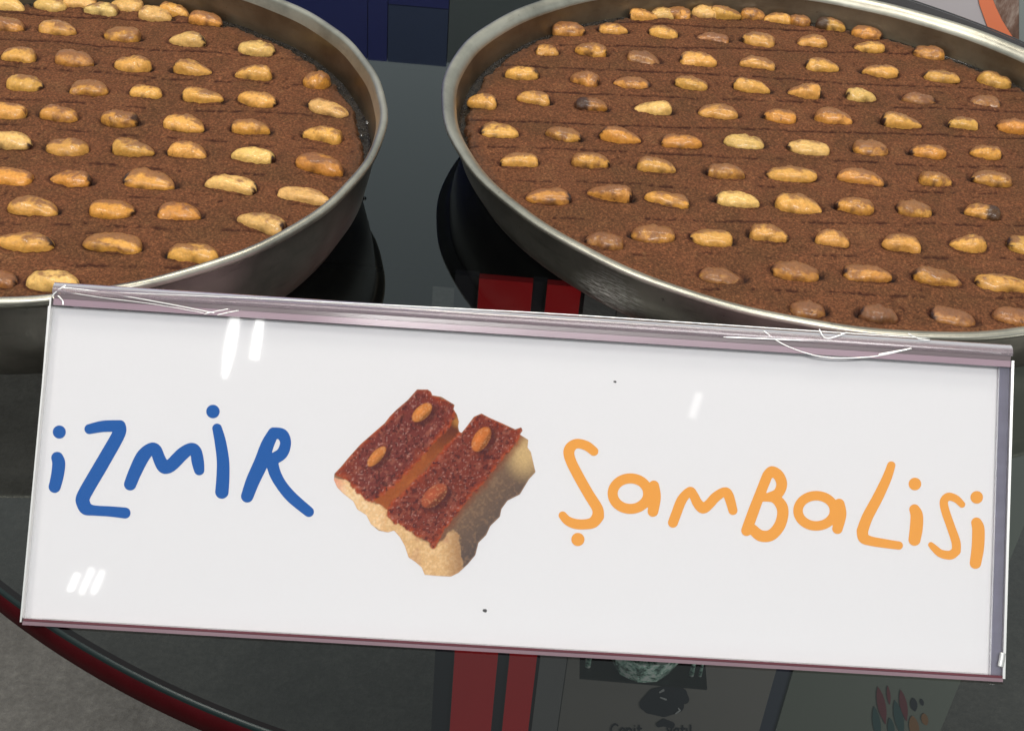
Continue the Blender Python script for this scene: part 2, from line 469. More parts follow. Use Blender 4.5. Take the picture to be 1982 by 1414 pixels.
def poster_mark(name, paths, mat, parent, step=1.0):
    xs = [p[0] for P in paths for p in P]; ys = [p[1] for P in paths for p in P]; r = max(p[2] for P in paths for p in P)+2
    V, Fa = fill_shape(strokes_sdf(paths), min(xs)-r, max(xs)+r, min(ys)-r, max(ys)+r, step)
    w = [on_front(x, y, SY-.0006) for x, y in V]
    n = len(w)
    o = mesh_obj(name, w, Fa, mat, None); o.parent = parent
    md = o.modifiers.new('sheet', 'SOLIDIFY'); md.thickness = .0003
    return o
INKD = plain('dark_poster_ink', (.018, .018, .028), .6)
def txt(s, x, y, h):
    G = {'C': [[(9, 2), (6, 0), (2, 2), (0, 6), (0, 10), (3, 14), (8, 13)]], 'e': [[(0, 10), (7, 10), (6, 6), (3, 5), (0, 8), (1, 13), (6, 14)]],
         'n': [[(0, 5), (0, 14)], [(0, 7), (4, 5), (6, 7), (6, 14)]], 'i': [[(1, 5), (1, 14)], [(1, 1.5)]], 't': [[(2, 1), (2, 12), (4, 14)], [(0, 5), (5, 5)]],
         'v': [[(0, 5), (3, 14), (6, 5)]], 'a': [[(6, 6), (3, 5), (0, 8), (1, 13), (4, 14), (6, 11)], [(6, 5), (6, 14)]], 'l': [[(1, 0), (1, 14)]], 'ı': [[(1, 5), (1, 14)]]}
    wd = {'C': 12, 'e': 9.5, 'n': 9.5, 'i': 5, 't': 7, 'v': 9, 'a': 9.5, 'l': 5, ' ': 8, 'ı': 5}
    k = h/14; cx = x; res = []
    for c in s:
        if c != ' ':
            res.append([[(cx+p[0]*k, y+p[1]*k+(cx-x)*.03, 1.35) for p in P] for P in G[c]])
        cx += wd[c]*k
    return res
for g in txt('Cenit', 1183, 1400, 20)+txt('vatıl', 1292, 1401, 20):
    poster_mark('printed_letter', g, INKD, gp)
em = poster_mark('printed_emblem', [[(1250, 1362, 12), (1268, 1345, 14), (1290, 1340, 14), (1318, 1342, 12), (1325, 1352, 9)], [(1258, 1366, 14), (1285, 1368, 18), (1310, 1364, 14)], [(1285, 1355, 16), (1300, 1355, 16)], [(1275, 1401, 5), (1285, 1397, 7), (1300, 1402, 6)]], INKD, gp)
PALE = plain('pale_poster_ink', (.42, .42, .42), .6)
def emblem_hl(P):
    o = poster_mark('emblem_highlight', [P], PALE, gp); o.location.y = -.0006
for P in ([(1277, 1337, 1.5), (1284, 1333, 2)], [(1278, 1347, 1), (1289, 1351, 1.6)], [(1308, 1378, 1.2), (1316, 1372, 1.6), (1313, 1368, 1)]):
    emblem_hl(P)
def leaf_paths(x0, y0, x1, y1, r):
    n = 8
    return [[(x0+(x1-x0)*i/n, y0+(y1-y0)*i/n, .6+r*math.sin(math.pi*min(1, i/n*1.05))**.8 if 0 < i < n else .5) for i in range(n+1)]]
LR, LG, LO = plain('red_leaf_ink', (.16, .035, .045), .6), plain('teal_leaf_ink', (.04, .085, .085), .6), plain('orange_leaf_ink', (.24, .12, .05), .6)
for (x0, y0, x1, y1, r, mt) in ((1699, 1328, 1714, 1400, 7.5, LR), (1743, 1334, 1755, 1394, 6.5, LR), (1692, 1366, 1702, 1432, 7, LG),
        (1732, 1354, 1748, 1425, 8, LG), (1722, 1388, 1728, 1430, 6, LG), (1767, 1350, 1771, 1375, 6, INKD), (1783, 1352, 1786, 1364, 3, INKD),
        (1765, 1384, 1774, 1430, 9, LO), (1787, 1380, 1793, 1402, 6, LO), (1718, 1326, 1722, 1362, 3, LR)):
    poster_mark('printed_leaf', leaf_paths(x0, y0, x1, y1, r), mt, lp)
# ledge with a faceted glass dish
p0, p1 = on_front(1122, 1300, SY-.036), on_front(1372, 1305, SY-.036)
zl = float(p0[2])
world_child('ledge', *box(float(p0[0]), float(p1[0]), SY-.040, SY-.0005, zl-.002, zl), plain('black_ledge', (.01, .01, .01), .3), stand)
dc = on_front(1240, 1296, SY-.028)
a = M('green_tinted_glass'); v = a.coord()
a.bsdf(a.ramp(a.noise(v, 150, 4, .7), [(.40, (.05, .10, .08)), (.5, (.45, .70, .58)), (.60, (.95, 1.0, .97))]), .12, Specular_IOR_Level=1.0); DISH = a.m  # dark-to-white mottling paints the glints and depths of the glass
dish = empty('glass_dish', (float(dc[0]), SY-.028, zl))
tag(dish, 'pale green faceted glass dish glinting under the sign, seen through the table', 'glass dish')
V = []; Fa = []; nn = 18
prof = [(.0001, .001), (.016, .001), (.019, .003), (.0245, .016), (.0265, .026), (.0255, .026), (.0235, .016), (.017, .005), (.0001, .004)]
for i in range(nn):
    t = 2*math.pi*i/nn
    for q, (r, z) in enumerate(prof):
        rr = r*(1+(.05 if (i % 2 and 1 < q < 7) else 0)); V.append((rr*math.cos(t)*.95, rr*math.sin(t)*.75, z))
for i in range(nn):
    j = (i+1) % nn
    for q in range(len(prof)-1): Fa.append((i*len(prof)+q, j*len(prof)+q, j*len(prof)+q+1, i*len(prof)+q+1))
mesh_obj('bowl', V, Fa, DISH, dish)
mesh_obj('foot', *lathe([(.0001, .0), (.012, .0), (.013, .0009), (.0001, .0009)], 18), DISH, dish)
for (px, q) in ((1134, .0022), (1337, .0018), (1354, .0012)):
    b = on_front(px, 1310, SY-.03)
    o = empty('glass_rod', (float(b[0]), SY-.03, zl)); 
    tag(o, {1134: 'upright pale glass rod left of the faceted dish, below the sign', 1337: 'stubby pale glass rod right of the faceted dish, below the sign', 1354: 'thinnest pale glass rod, farthest right of the faceted dish'}[px], 'glass rod', 'glass rods beside the dish')
    mesh_obj('rod', *lathe([(.0001, 0), (q, 0), (q*.8, .012), (q*.7, .022), (.0001, .023)], 10), DISH, o, True)

# ------------------------------------------------------------------ board behind the right tray
BY = .93
bx0 = float(on_front(1702, 5, BY)[0]); bx1 = float(on_front(2300, 5, BY)[0])
board = empty('poster_board', (bx0, BY, -.75))
tag(board, 'pale poster board with an orange arc standing behind the right tray', 'poster board')
bpy.context.view_layer.update()
def board_child(name, verts, faces, mat):
    o = mesh_obj(name, verts, faces, mat, board); o.matrix_parent_inverse = board.matrix_world.inverted(); return o
board_child('sheet', *box(bx0, bx1, BY, BY+.012, -.75, .12), plain('pale_pink_sheet', (.50, .46, .47), .7))
orange = plain('orange_print', (.80, .21, .09), .6)
def board_poly(name, pts, mat, off):
    w = [on_front(x, y, BY-off) for x, y in pts]
    o = board_child(name, w, [list(range(len(w)))], mat)
    md = o.modifiers.new('sheet', 'SOLIDIFY'); md.thickness = .0004; md.offset = 0
    return o
L1 = [(1885, -60), (1890, -20), (1896, 10), (1905, 35), (1915, 62), (1928, 90), (1945, 120)]
R1 = [(2000, 120), (1982, 98), (1962, 75), (1940, 40), (1928, 15), (1918, -10), (1905, -60)]
board_poly('orange_arc', L1+R1, orange, .001)
a = M('printed_brown_photo'); v = a.coord(scale=(1, 1, .35)); nz = a.noise(v, 130, 5, .65)
a.bsdf(a.ramp(nz, [(.32, (.07, .035, .022)), (.5, (.17, .09, .06)), (.66, (.36, .27, .22))]), .5); PH = a.m
board_poly('printed_photo', [(1905.5, -60), (1918.5, -10), (1928.5, 15), (1940.5, 40), (1962.5, 75), (1972, 87), (1972, -60)], PH, .001)
board_poly('grey_stripe', [(1972.5, -60), (1972.5, 88), (1982, 98), (1990, 108), (1990, -60)], plain('blue_grey_print', (.22, .25, .24), .6), .001)

# ------------------------------------------------------------------ far partition, mirrored in the glass
wy = 3.0
pw = empty('partition_wall', (-1.6, wy, -.75))
tag(pw, 'dark blue panelled partition mirrored in the glass between the trays', 'partition')
BL = plain('navy_panel', (.010, .030, .38), .5); SL = plain('slate_panel', (.05, .10, .27), .5)
def mirror_x(px, py):
    d = fwd+(px-991)/F_PX*RT-(py-707)/F_PX*UP
    t0 = CAM_H/-d[2]; return float(d[0]*(wy/d[1])), float((wy-d[1]*t0)*(-d[2])/d[1])
x_a, z_a = mirror_x(560, 100); x_b, z_b = mirror_x(712, 110); x_c, _ = mirror_x(751, 60); x_d, _ = mirror_x(868, 60)
_, z_top = mirror_x(730, 118); _, z_lo = mirror_x(800, 12)
for (xa, xb, za, zb, mt) in ((-3.0, x_b-.002, -.75, z_top, BL), (x_b, x_c-.002, -.75, z_top, BL), (x_c, x_d-.002, z_lo+.002, z_top, SL), (x_c, x_d-.002, -.75, z_lo, BL), (x_d, 1.2, z_lo*.75, z_top*.99, plain('grey_green_panel', (.26, .30, .30), .6))):
    v_, f_ = box(xa+1.6, xb+1.6, 0, .05, za+.75, zb+.75)
    mesh_obj('panel', v_, f_, mt, pw)

# ------------------------------------------------------------------ trays
def make_tray(label, x, y, R, h, dR, da, db, style):
    t = empty('baking_tray', (x, y, 0)); tag(t, label, 'baking tray', 'round tin trays of cake')
    def dr(th, r, z):
        return (da*math.cos(2*th)+db*math.sin(2*th)) + .00025*math.sin(9*th+1)*(z/h) + .00018*math.sin(23*th)*(z/h)
    rb = R-dR
    if style == 'bead':
        rw = R-.0040
        outer = [(.0005, .0006), (rb-.006, .0006), (rb-.002, .0014), (rb, .004), (rb+(rw-rb)*.55, h*.3), (rb+(rw-rb)*.86, h*.6), (rw-.0003, h-.0062)]
        k = .0019; c = (R-k, h-k)
        rim = [(rw-.0003, h-.0062)]+[(c[0]+k*math.cos(math.radians(q)), c[1]+k*math.sin(math.radians(q))) for q in (-120, -85, -50, -15, 20, 50, 80, 110, 140, 170)]+[(rw-.0012, h-.0062)]
        inner = [(rw-.0012, h-.0062), (rb+(rw-rb)*.86-.001, h*.6), (rb+(rw-rb)*.55-.001, h*.3), (rb-.0012, .004), (rb-.006, .0020), (.0005, .0020)]
    else:
        rw = R-.0060
        outer = [(.0005, .0006), (rb-.006, .0006), (rb-.002, .0012), (rb, .003), (rb+(rw-rb)*.58, h*.33), (rb+(rw-rb)*.85, h*.6), (rw, h-.0045)]
        rim = [(rw, h-.0045), (R-.0032, h-.0022), (R-.0010, h-.0026), (R-.0002, h-.0022), (R, h-.0012), (R-.0004, h-.0004), (R-.0013, h), (R-.0032, h-.0004), (R-.0050, h-.0014), (rw-.0009, h-.0034), (rw-.0012, h-.0050)]
        inner = [(rw-.0012, h-.0050), (rb+(rw-rb)*.85-.001, h*.6), (rb+(rw-rb)*.58-.001, h*.33), (rb-.0010, .003), (rb-.006, .0018), (.0005, .0018)]
    lathe_obj('outer_wall', outer, TIN_SHADED if style == 'bead' else TIN_SCUFF, t, 320, dr)
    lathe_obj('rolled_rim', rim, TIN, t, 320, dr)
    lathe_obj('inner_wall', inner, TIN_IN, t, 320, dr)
    return t, dr
LT = dict(x=-.2074, y=.5232, R=.1481, h=.0458, da=-.0028, db=-.0028)
RTY = dict(x=.128, y=.5869, R=.1702, h=.0338, da=.0020, db=-.0036)
make_tray('smaller deep tray with a thin beaded rim, at the left', LT['x'], LT['y'], LT['R'], LT['h'], .0145, LT['da'], LT['db'], 'bead')
make_tray('larger shallow tray with a flat flared rim, at the right', RTY['x'], RTY['y'], RTY['R'], RTY['h'], .0145, RTY['da'], RTY['db'], 'flare')

# ------------------------------------------------------------------ peanuts
# x, y in the photo, tone, turn in degrees, length factor
LEFT = [(13,5,'p',0,1),(95,8,'p',0,1),(154,-3,'p',0,1),(194,17,'h',0,1),(245,5,'p',-5,1),(301,26,'p',0,.95),(341,15,'n',-8,.9),(399,36,'t',-8,1),
 (13,46,'t',0,1),(112,54,'n',-4,1.05),(235,66,'t',0,1.02),(362,77,'p',-3,1.1),(497,91,'p',-5,1.05),
 (35,105,'n',0,.9),(144,113,'t',0,1),(256,122,'n',-2,1),(372,130,'n',0,1.03),(490,140,'n',0,1),(613,154,'o',-18,.75),
 (49,160,'n',-3,.95),(173,169,'t',0,.95),(283,174,'n',0,.85),(392,183,'n',-6,1.1),(498,190,'n',-3,1.05),(635,206,'p',-20,1.15),
 (11,212,'n',0,.95),(115,219,'t',-6,.98),(231,228,'t',-2,.95),(357,236,'n',-6,1.02),(484,245,'t',0,.98),(623,260,'n',-12,1.02),
 (21,272,'p',-4,1.05),(129,281,'n',0,1.02),(257,284,'n',0,1.0),(363,289,'n',-2,.95),(490,299,'p',0,1.05),(619,317,'o',-16,1.2),
 (16,338,'o',-6,1.1),(136,342,'o',0,.98),(289,346,'t',-3,1.2),(447,354,'p',-8,1.25),(590,376,'p',-14,1.3),
 (63,399,'n',0,1.08),(218,402,'o',0,1.0),(347,407,'o',3,1.0),(506,428,'p',-20,1.22),
 (47,465,'n',0,1.25),(217,467,'t',0,1.27),(374,487,'n',0,1.1),(102,544,'p',0,1.15),(-18,535,'b',0,1.1)]
RIGHT = [(1240,24,'n',0,.9),(1279,20,'p',0,.8),(1311,25,'t',0,.85),(1362,17,'p',0,.9),(1404,27,'n',-4,1),(1457,24,'t',-4,.8),(1504,35,'n',0,.9),(1547,32,'t',-10,.8),(1610,42,'c',-14,.95),(1684,54,'t',-10,1),
 (1097,53,'t',3,1.02),(1186,53,'n',0,.95),(1284,60,'n',-2,.9),(1380,69,'b',-2,1.02),(1468,76,'n',-6,1.0),(1573,79,'n',-2,.95),(1684,88,'n',0,.98),(1799,101,'t',-8,1),
 (1060,94,'n',0,.7),(1144,96,'t',0,.95),(1247,108,'b',-8,1.0),(1352,115,'n',-2,1.08),(1467,121,'n',0,1.05),(1592,126,'n',-2,1.02),(1706,136,'n',-2,1.12),(1824,146,'n',-8,1.1),(1926,154,'n',-12,1.0),
 (1011,139,'n',0,.95),(1132,151,'t',-8,.85),(1224,156,'t',0,1.05),(1338,158,'n',-4,1.0),(1455,166,'n',-6,1.08),(1558,177,'n',-2,.96),(1668,182,'p',0,.92),(1781,186,'b',-2,1.0),(1907,191,'b',0,.9),
 (933,195,'n',2,.8),(1033,187,'n',0,.95),(1145,201,'x',0,.9),(1264,206,'p',0,1.1),(1391,213,'n',-4,1.1),(1510,222,'o',-4,.9),(1614,225,'t',0,1.1),(1746,233,'n',0,1.15),(1864,237,'n',0,.85),(1966,243,'o',0,1.05),
 (967,250,'n',2,1.05),(1091,257,'t',-4,.95),(1201,261,'o',-2,1.12),(1320,271,'o',-2,1.12),(1441,271,'p',-3,1.08),(1565,283,'p',-2,1.12),(1687,283,'t',0,.95),(1798,290,'o',-2,1.0),(1909,293,'t',-2,.85),
 (1004,309,'n',14,1.0),(1144,311,'t',-2,1.0),(1272,319,'n',-2,1.02),(1405,330,'t',-2,1.0),(1533,335,'n',0,1.3),(1667,341,'t',-6,1.2),(1813,345,'t',0,.9),(1920,344,'t',-4,1.05),
 (1062,378,'t',6,1.1),(1181,373,'t',-2,1.1),(1292,382,'t',-6,1.12),(1428,384,'p',-8,1.15),(1547,394,'n',-6,1.2),(1655,397,'t',0,.98),(1770,402,'t',-2,.9),(1903,407,'w',-8,.9),
 (1170,462,'b',-6,.9),(1265,449,'t',2,1.02),(1377,456,'n',-2,1.03),(1490,451,'n',-4,.92),(1612,461,'n',-2,.82),(1745,469,'n',0,.95),(1876,470,'n',-2,.92),(1988,471,'n',0,.95),
 (1398,528,'b',0,1.08),(1540,522,'t',0,1.15),(1680,526,'t',-2,1.15),(1815,535,'t',-4,1.2),(1945,545,'n',-6,1.35),
 (1566,592,'b',-2,.82),(1702,603,'d',-2,.9),(1847,607,'b',-8,1.05),(1966,608,'b',-2,1.0)]
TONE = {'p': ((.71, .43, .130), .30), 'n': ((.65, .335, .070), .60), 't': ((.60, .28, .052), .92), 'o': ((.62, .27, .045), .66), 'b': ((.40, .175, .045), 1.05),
        'h': ((.66, .43, .15), .6), 'c': ((.60, .31, .06), .6), 'x': ((.46, .19, .03), .9), 'w': ((.64, .31, .06), .5), 'd': ((.17, .075, .028), 1.0)}

def peanut_mesh(k, half=False):
    rg = random.Random(100+k)
    L, Wd, H = .0089, rg.uniform(.0049, .0062), rg.uniform(.0041, .0052)
    bend = rg.choice([0, .0004, .0008, .0012, .0015, -.0006])
    pl, pr = rg.choice([(1.7, 3.4), (2.2, 4.6), (4.4, 2.0), (2.4, 3.0), (1.5, 4.6), (1.9, 6.0), (3.0, 1.5), (1.4, 2.4), (5.0, 1.6)])
    notch = rg.choice([0, 0, 0, .3, .45]); nu = rg.uniform(-.4, .4)
    n, mseg = 26, 18
    V = []; Z = []
    burn_end = rg.choice([-1, 1, 1, 0, 0]); bs = rg.uniform(.82, .95)
    nk = rg.uniform(-.25, .25)
    for i in range(n+1):
        u = -math.cos(math.pi*i/n)
        p = pl if u < 0 else pr
        w = max(0.0, 1-abs(u)**p)**.5 if p < 4 else max(0.0, 1-abs(u)**p)**.38
        hh = w**.85*(1+.05*math.sin(3*u+k))*(1+nk*u)
        for j in range(mseg):
            a_ = 2*math.pi*j/mseg
            ca, sa = math.cos(a_), math.sin(a_)
            y_ = Wd*w*math.copysign(abs(ca)**.92, ca)*(1.0 if ca > 0 else .92); z_ = H*hh*(abs(sa)**.72)*(1 if sa > 0 else -.45)
            nz = float(noise(u*3+5*k, a_*2.0 if a_ < math.pi else (2*math.pi-a_)*2.0, 1.0, k))-.5
            nz2 = float(noise(u*8+3*k, (a_ if a_ < math.pi else 2*math.pi-a_)*4.5, 1.0, k+40))-.5
            s = 1+.24*nz+.13*nz2
            V.append((L*u*(1+.03*nz), y_*s+bend*(1-u*u)-bend*.5, z_*s+H*.02))
            burn = 0.0
            if half: burn = float(sst(.05, -.25, u+nz*.5))*.92
            elif burn_end: burn = float(sst(bs-.05, bs+.05, u*burn_end+nz*.35+nz2*.15))
            if notch and sa > -.1 and ca < -.3: burn = max(burn, math.exp(-((u-nu)/.16)**2)*notch*1.7*float(sst(.55, .2, sa)))
            Z.append((float(sst(.25, .95, sa*.72+ca*.5+.7*nz+.3*nz2)), min(1, burn), 0, 1))
    Fc = []
    for i in range(n):
        for j in range(mseg):
            j2 = (j+1) % mseg
            Fc.append((i*mseg+j, (i+1)*mseg+j, (i+1)*mseg+j2, i*mseg+j2))
    me = bpy.data.meshes.new('peanut')
    me.from_pydata(V, [], Fc); me.polygons.foreach_set('use_smooth', [True]*len(Fc))
    at = me.color_attributes.new('zones', 'FLOAT_COLOR', 'POINT')
    at.data.foreach_set('color', [c for z in Z for c in z])
    me.materials.append(PEANUT); me.update()
    return me
PM = [peanut_mesh(k) for k in range(34)]
PM_BURNT = peanut_mesh(21, True)

def make_cake(label, tray, zc, rc, nuts, wall, cracks_from):
    x0, y0 = tray['x'], tray['y']
    cake = empty('semolina_cake', (x0, y0, 0)); tag(cake, label, 'cake', 'semolina cakes in the round trays')
    P = []
    for (px, py, tone, turn, ln) in nuts:
        w = on_plane(px, py, zc+.0017)
        P.append((w[0]-x0, w[1]-y0, tone, math.radians(turn+random.uniform(-3, 3)), ln))
    P = [q for q in P if math.hypot(q[0], q[1]) < rc+.012]
    for i_, q in enumerate(P):      # nuts at the rim lean against the wall, not through it
        rr_ = math.hypot(q[0], q[1]); lim = rc-.0035+tray['da']*math.cos(2*math.atan2(q[1], q[0]))+tray['db']*math.sin(2*math.atan2(q[1], q[0]))
        if rr_ > lim: P[i_] = (q[0]*lim/rr_, q[1]*lim/rr_)+q[2:]
    # ---- crust
    st = .00062
    g = np.arange(-rc-.004, rc+.004, st)
    X, Y = np.meshgrid(g, g)
    TH = np.arctan2(Y, X); RR = np.hypot(X, Y)
    Re = rc+tray['da']*np.cos(2*TH)+tray['db']*np.sin(2*TH)
    edge = Re-RR
    ez = edge+(fbm(X+3, Y, .007, 5)-.5)*.0050+(fbm(X, Y+9, .0022, 8)-.5)*.0022
    sag = zc+.0012*(fbm(X, Y, .05, 3)-.5)+.0009*(fbm(X, Y, .012, 4)-.5)
    Z = sag+.00036*(noise(X, Y, .0016, 21)-.5)+.00030*(noise(X, Y, .0009, 22)-.5)
    crack = np.zeros_like(X); char = np.zeros_like(X); wet = np.zeros_like(X)
    for ci, (xa, ya, xb, yb, strength) in enumerate(cracks_from):
        A = on_plane(xa, ya, zc)[:2]-[x0, y0]; B = on_plane(xb, yb, zc)[:2]-[x0, y0]
        s = (B[1]-A[1])/(B[0]-A[0]); c0 = A[1]-s*A[0]
        wob = (fbm(X, 0*X+ci*7.7, .03, 31+ci, 2)-.5)*.0036+(fbm(X, 0*X+ci*3.1, .010, 51+ci, 2)-.5)*.0012+(noise(X, Y, .0011, 51+ci)-.5)*.0010
        D = np.abs(Y-(s*X+c0)-wob)
        on = sst(.22, .50, noise(X, 0*X+ci, .0016, 75)+.30*strength)*sst(.56-.55*strength, .70-.55*strength, fbm(X, 0*X+ci, .010, 71+ci, 3)+.12*(noise(X, Y, .0012, 77)-.5))
        wv = .00042+.00070*noise(X, Y, .003, 81+ci)
        cv = on*np.exp(-(D/wv)**2)
        crack = np.maximum(crack, np.clip(cv*1.3, 0, 1)*(.8+.2*strength))
        Z = Z-.0006*cv*(.5+.5*strength)
        # scored line: shallow valley, pillowed bands, ragged crumbs along it
        Z = Z-.00028*np.exp(-(D/.0024)**2)*strength
        Z = Z+.00055*np.exp(-(D/.0016)**2)*(noise(X, Y, .0013, 91)-.5)*strength
        crack = np.maximum(crack, .55*strength*np.exp(-(D/.0016)**2)*sst(.62, .80, noise(X, Y, .0011, 95)))
    # short random fissures
    fz = np.abs(fbm(X, Y*2.2, .016, 101, 3)-.5)
    fis = np.exp(-(fz/.010)**2)*sst(.66, .76, noise(X, Y, .013, 104))
    crack = np.maximum(crack, .75*fis); Z = Z-.0006*fis
    spots = sst(.90, .96, noise(X, Y, .0024, 107))*sst(.5, .7, noise(X, Y, .02, 108)); crack = np.maximum(crack, .6*spots)
    for (nx, ny, tone, tn, ln) in P:
        i0 = np.searchsorted(g, nx-.016); i1 = np.searchsorted(g, nx+.016); j0 = np.searchsorted(g, ny-.011); j1 = np.searchsorted(g, ny+.011)
        sl = (slice(j0, j1), slice(i0, i1))
        dx = X[sl]-nx; dy = Y[sl]-ny
        u = (dx*math.cos(tn)+dy*math.sin(tn))/(.0089*ln); v_ = (-dx*math.sin(tn)+dy*math.cos(tn))/.0052
        q = np.sqrt(np.abs(u)**2.4+np.abs(v_)**2.2)
        Z[sl] = Z[sl]-.00045*np.exp(-((q-1.0)/.12)**2)+.0006*np.exp(-((q-1.35)/.22)**2)*noise(X[sl], Y[sl], .003, 6)
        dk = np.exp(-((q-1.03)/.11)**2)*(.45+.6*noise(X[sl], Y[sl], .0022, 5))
        sgn = random.choice([-1, 1, 1]); amt = random.choice([0, .4, .9, 1.0])
        if tone in 'cxd': amt = 1.0
        pit = np.exp(-(((u-sgn*1.08)/.17)**2+((v_)/.55)**2))*amt*(.5+.8*noise(X[sl], Y[sl], .0014, 9))
        Z[sl] = Z[sl]-.0016*np.clip(pit, 0, 1)
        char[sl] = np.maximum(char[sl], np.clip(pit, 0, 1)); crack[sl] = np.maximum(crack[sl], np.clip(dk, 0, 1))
    ed_ = sst(.0030, -.0005, ez)
    Z = Z-.0052*ed_
    wet = sst(.010, .0015, ez)*.8
    char = np.maximum(char, .55*sst(.0026, .0, ez))
    keep = edge > -.0006
    idx = -np.ones(X.shape, int); idx[keep] = np.arange(keep.sum())
    V = np.stack([X[keep], Y[keep], Z[keep]], 1)
    q = keep[:-1, :-1] & keep[1:, :-1] & keep[:-1, 1:] & keep[1:, 1:]
    Fq = np.stack([idx[:-1, :-1][q], idx[:-1, 1:][q], idx[1:, 1:][q], idx[1:, :-1][q]], 1)
    me = bpy.data.meshes.new('crust')
    me.vertices.add(len(V)); me.vertices.foreach_set('co', V.ravel())
    me.loops.add(Fq.size); me.loops.foreach_set('vertex_index', Fq.ravel().astype(np.int32))
    me.polygons.add(len(Fq)); me.polygons.foreach_set('loop_start', np.arange(0, Fq.size, 4, dtype=np.int32))
    me.update(calc_edges=True)
    me.polygons.foreach_set('use_smooth', np.ones(len(Fq), bool))
    at = me.color_attributes.new('zones', 'FLOAT_COLOR', 'POINT')
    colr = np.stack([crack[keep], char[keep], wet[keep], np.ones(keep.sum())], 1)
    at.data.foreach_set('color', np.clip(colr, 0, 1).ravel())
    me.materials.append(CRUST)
    mesh_obj('crust', None, None, parent=cake, me=me)
    # body of the cake and the syrup that wells up at the wall
    def dr2(th, r, z): return (tray['da']*math.cos(2*th)+tray['db']*math.sin(2*th)) if r > .05 else 0
    rb = tray['R']-.0145-.0035
    lathe_obj('cake_side', [(rc-.0015, zc-.0050), (rb-.001, .0050), (rb-.005, .0024), (.001, .0024)], plain('moist_cake_side', (.06, .035, .018), .5), cake, 200, dr2)
    lathe_obj('syrup', [(wall, zc-.0012), (wall-.0006, zc-.0020), (wall-.0016, zc-.0024), (rc-.003, zc-.0026), (rc-.010, zc-.0050)], SYRUP, cake, 300, dr2)
    if wall < .15:
        dm = plain('syrup_droplet', (.02, .015, .01), .05, Coat_Weight=1.0, Specular_IOR_Level=.8)
        for (px, py, q) in ((706, 194, .0011), (703, 209, .0009), (711, 237, .0011), (686, 178, .0008), (700, 262, .0008), (665, 150, .0007), (641, 128, .0007)):
            w = on_plane(px, py, zc-.001)
            V, Fc = lathe([(.0001, q*.8), (q*.5, q*.7), (q*.85, q*.4), (q, 0)], 12)
            o = mesh_obj('syrup_drop', [(a_*1.0+w[0]-x0, b_*1.5+w[1]-y0, c_+w[2]) for a_, b_, c_ in V], Fc, dm, cake, True)
    for i, (nx, ny, tone, tn, ln) in enumerate(P):
        k = random.randrange(len(PM))
        o = mesh_obj('peanut', None, None, parent=cake, me=PM_BURNT if tone in 'xcw' else PM[k])
        j = int(np.clip(np.searchsorted(g, ny), 0, len(g)-1)); ii = int(np.clip(np.searchsorted(g, nx), 0, len(g)-1))
        o.location = (nx, ny, float(sag[j, ii])-random.uniform(.0003, .0009)-(.0012 if tone in 'db' else 0))
        o.rotation_euler = (random.uniform(-.12, .12), random.uniform(-.08, .08), tn)
        s = random.uniform(.92, 1.06)
        flip = -1 if (tone not in 'xc' and (random.random() < .45 or tone == 'w')) else 1
        o.scale = (flip*ln*random.uniform(.97, 1.03), s, random.uniform(.88, 1.08))
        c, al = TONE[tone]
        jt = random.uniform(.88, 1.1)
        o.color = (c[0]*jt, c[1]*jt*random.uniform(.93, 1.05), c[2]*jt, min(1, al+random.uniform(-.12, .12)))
        if tone == 'x': o['label'] = 'peanut charred blue-black at one end'
        if tone == 'c': o['label'] = 'peanut charred black at its left end'
        if tone == 'd': o['label'] = 'darkest peanut, sunk beside the front rim'
    return cake

# score lines between the rows of nuts: two photo points each and how open the line is
CR_R = [(1208, 43, 1600, 62, .95), (1010, 84, 1644, 101, .80), (960, 122, 1900, 172, .75), (960, 172, 1900, 212, .50), (930, 232, 1700, 257, .70),
        (960, 284, 1800, 318, .42), (1000, 350, 1900, 372, .30), (1080, 420, 1900, 436, .30), (1300, 486, 1950, 500, .15), (1480, 560, 1950, 574, .28)]
CR_L = [(0, 23, 450, 52, .9), (0, 76, 560, 112, .60), (0, 128, 580, 165, .50), (0, 190, 600, 222, .34), (0, 240, 640, 290, .38), (0, 305, 600, 345, .25),
        (0, 368, 520, 392, .15), (0, 430, 520, 450, .15), (0, 505, 330, 518, .30)]
make_cake('brown semolina cake in the left tray, wet with syrup at the rim', LT, .0275, .1388, LEFT, .1414, CR_L)
make_cake('brown semolina cake in the right tray, with the burnt black-tipped nuts', RTY, .0185, .1592, RIGHT, .1612, CR_R)

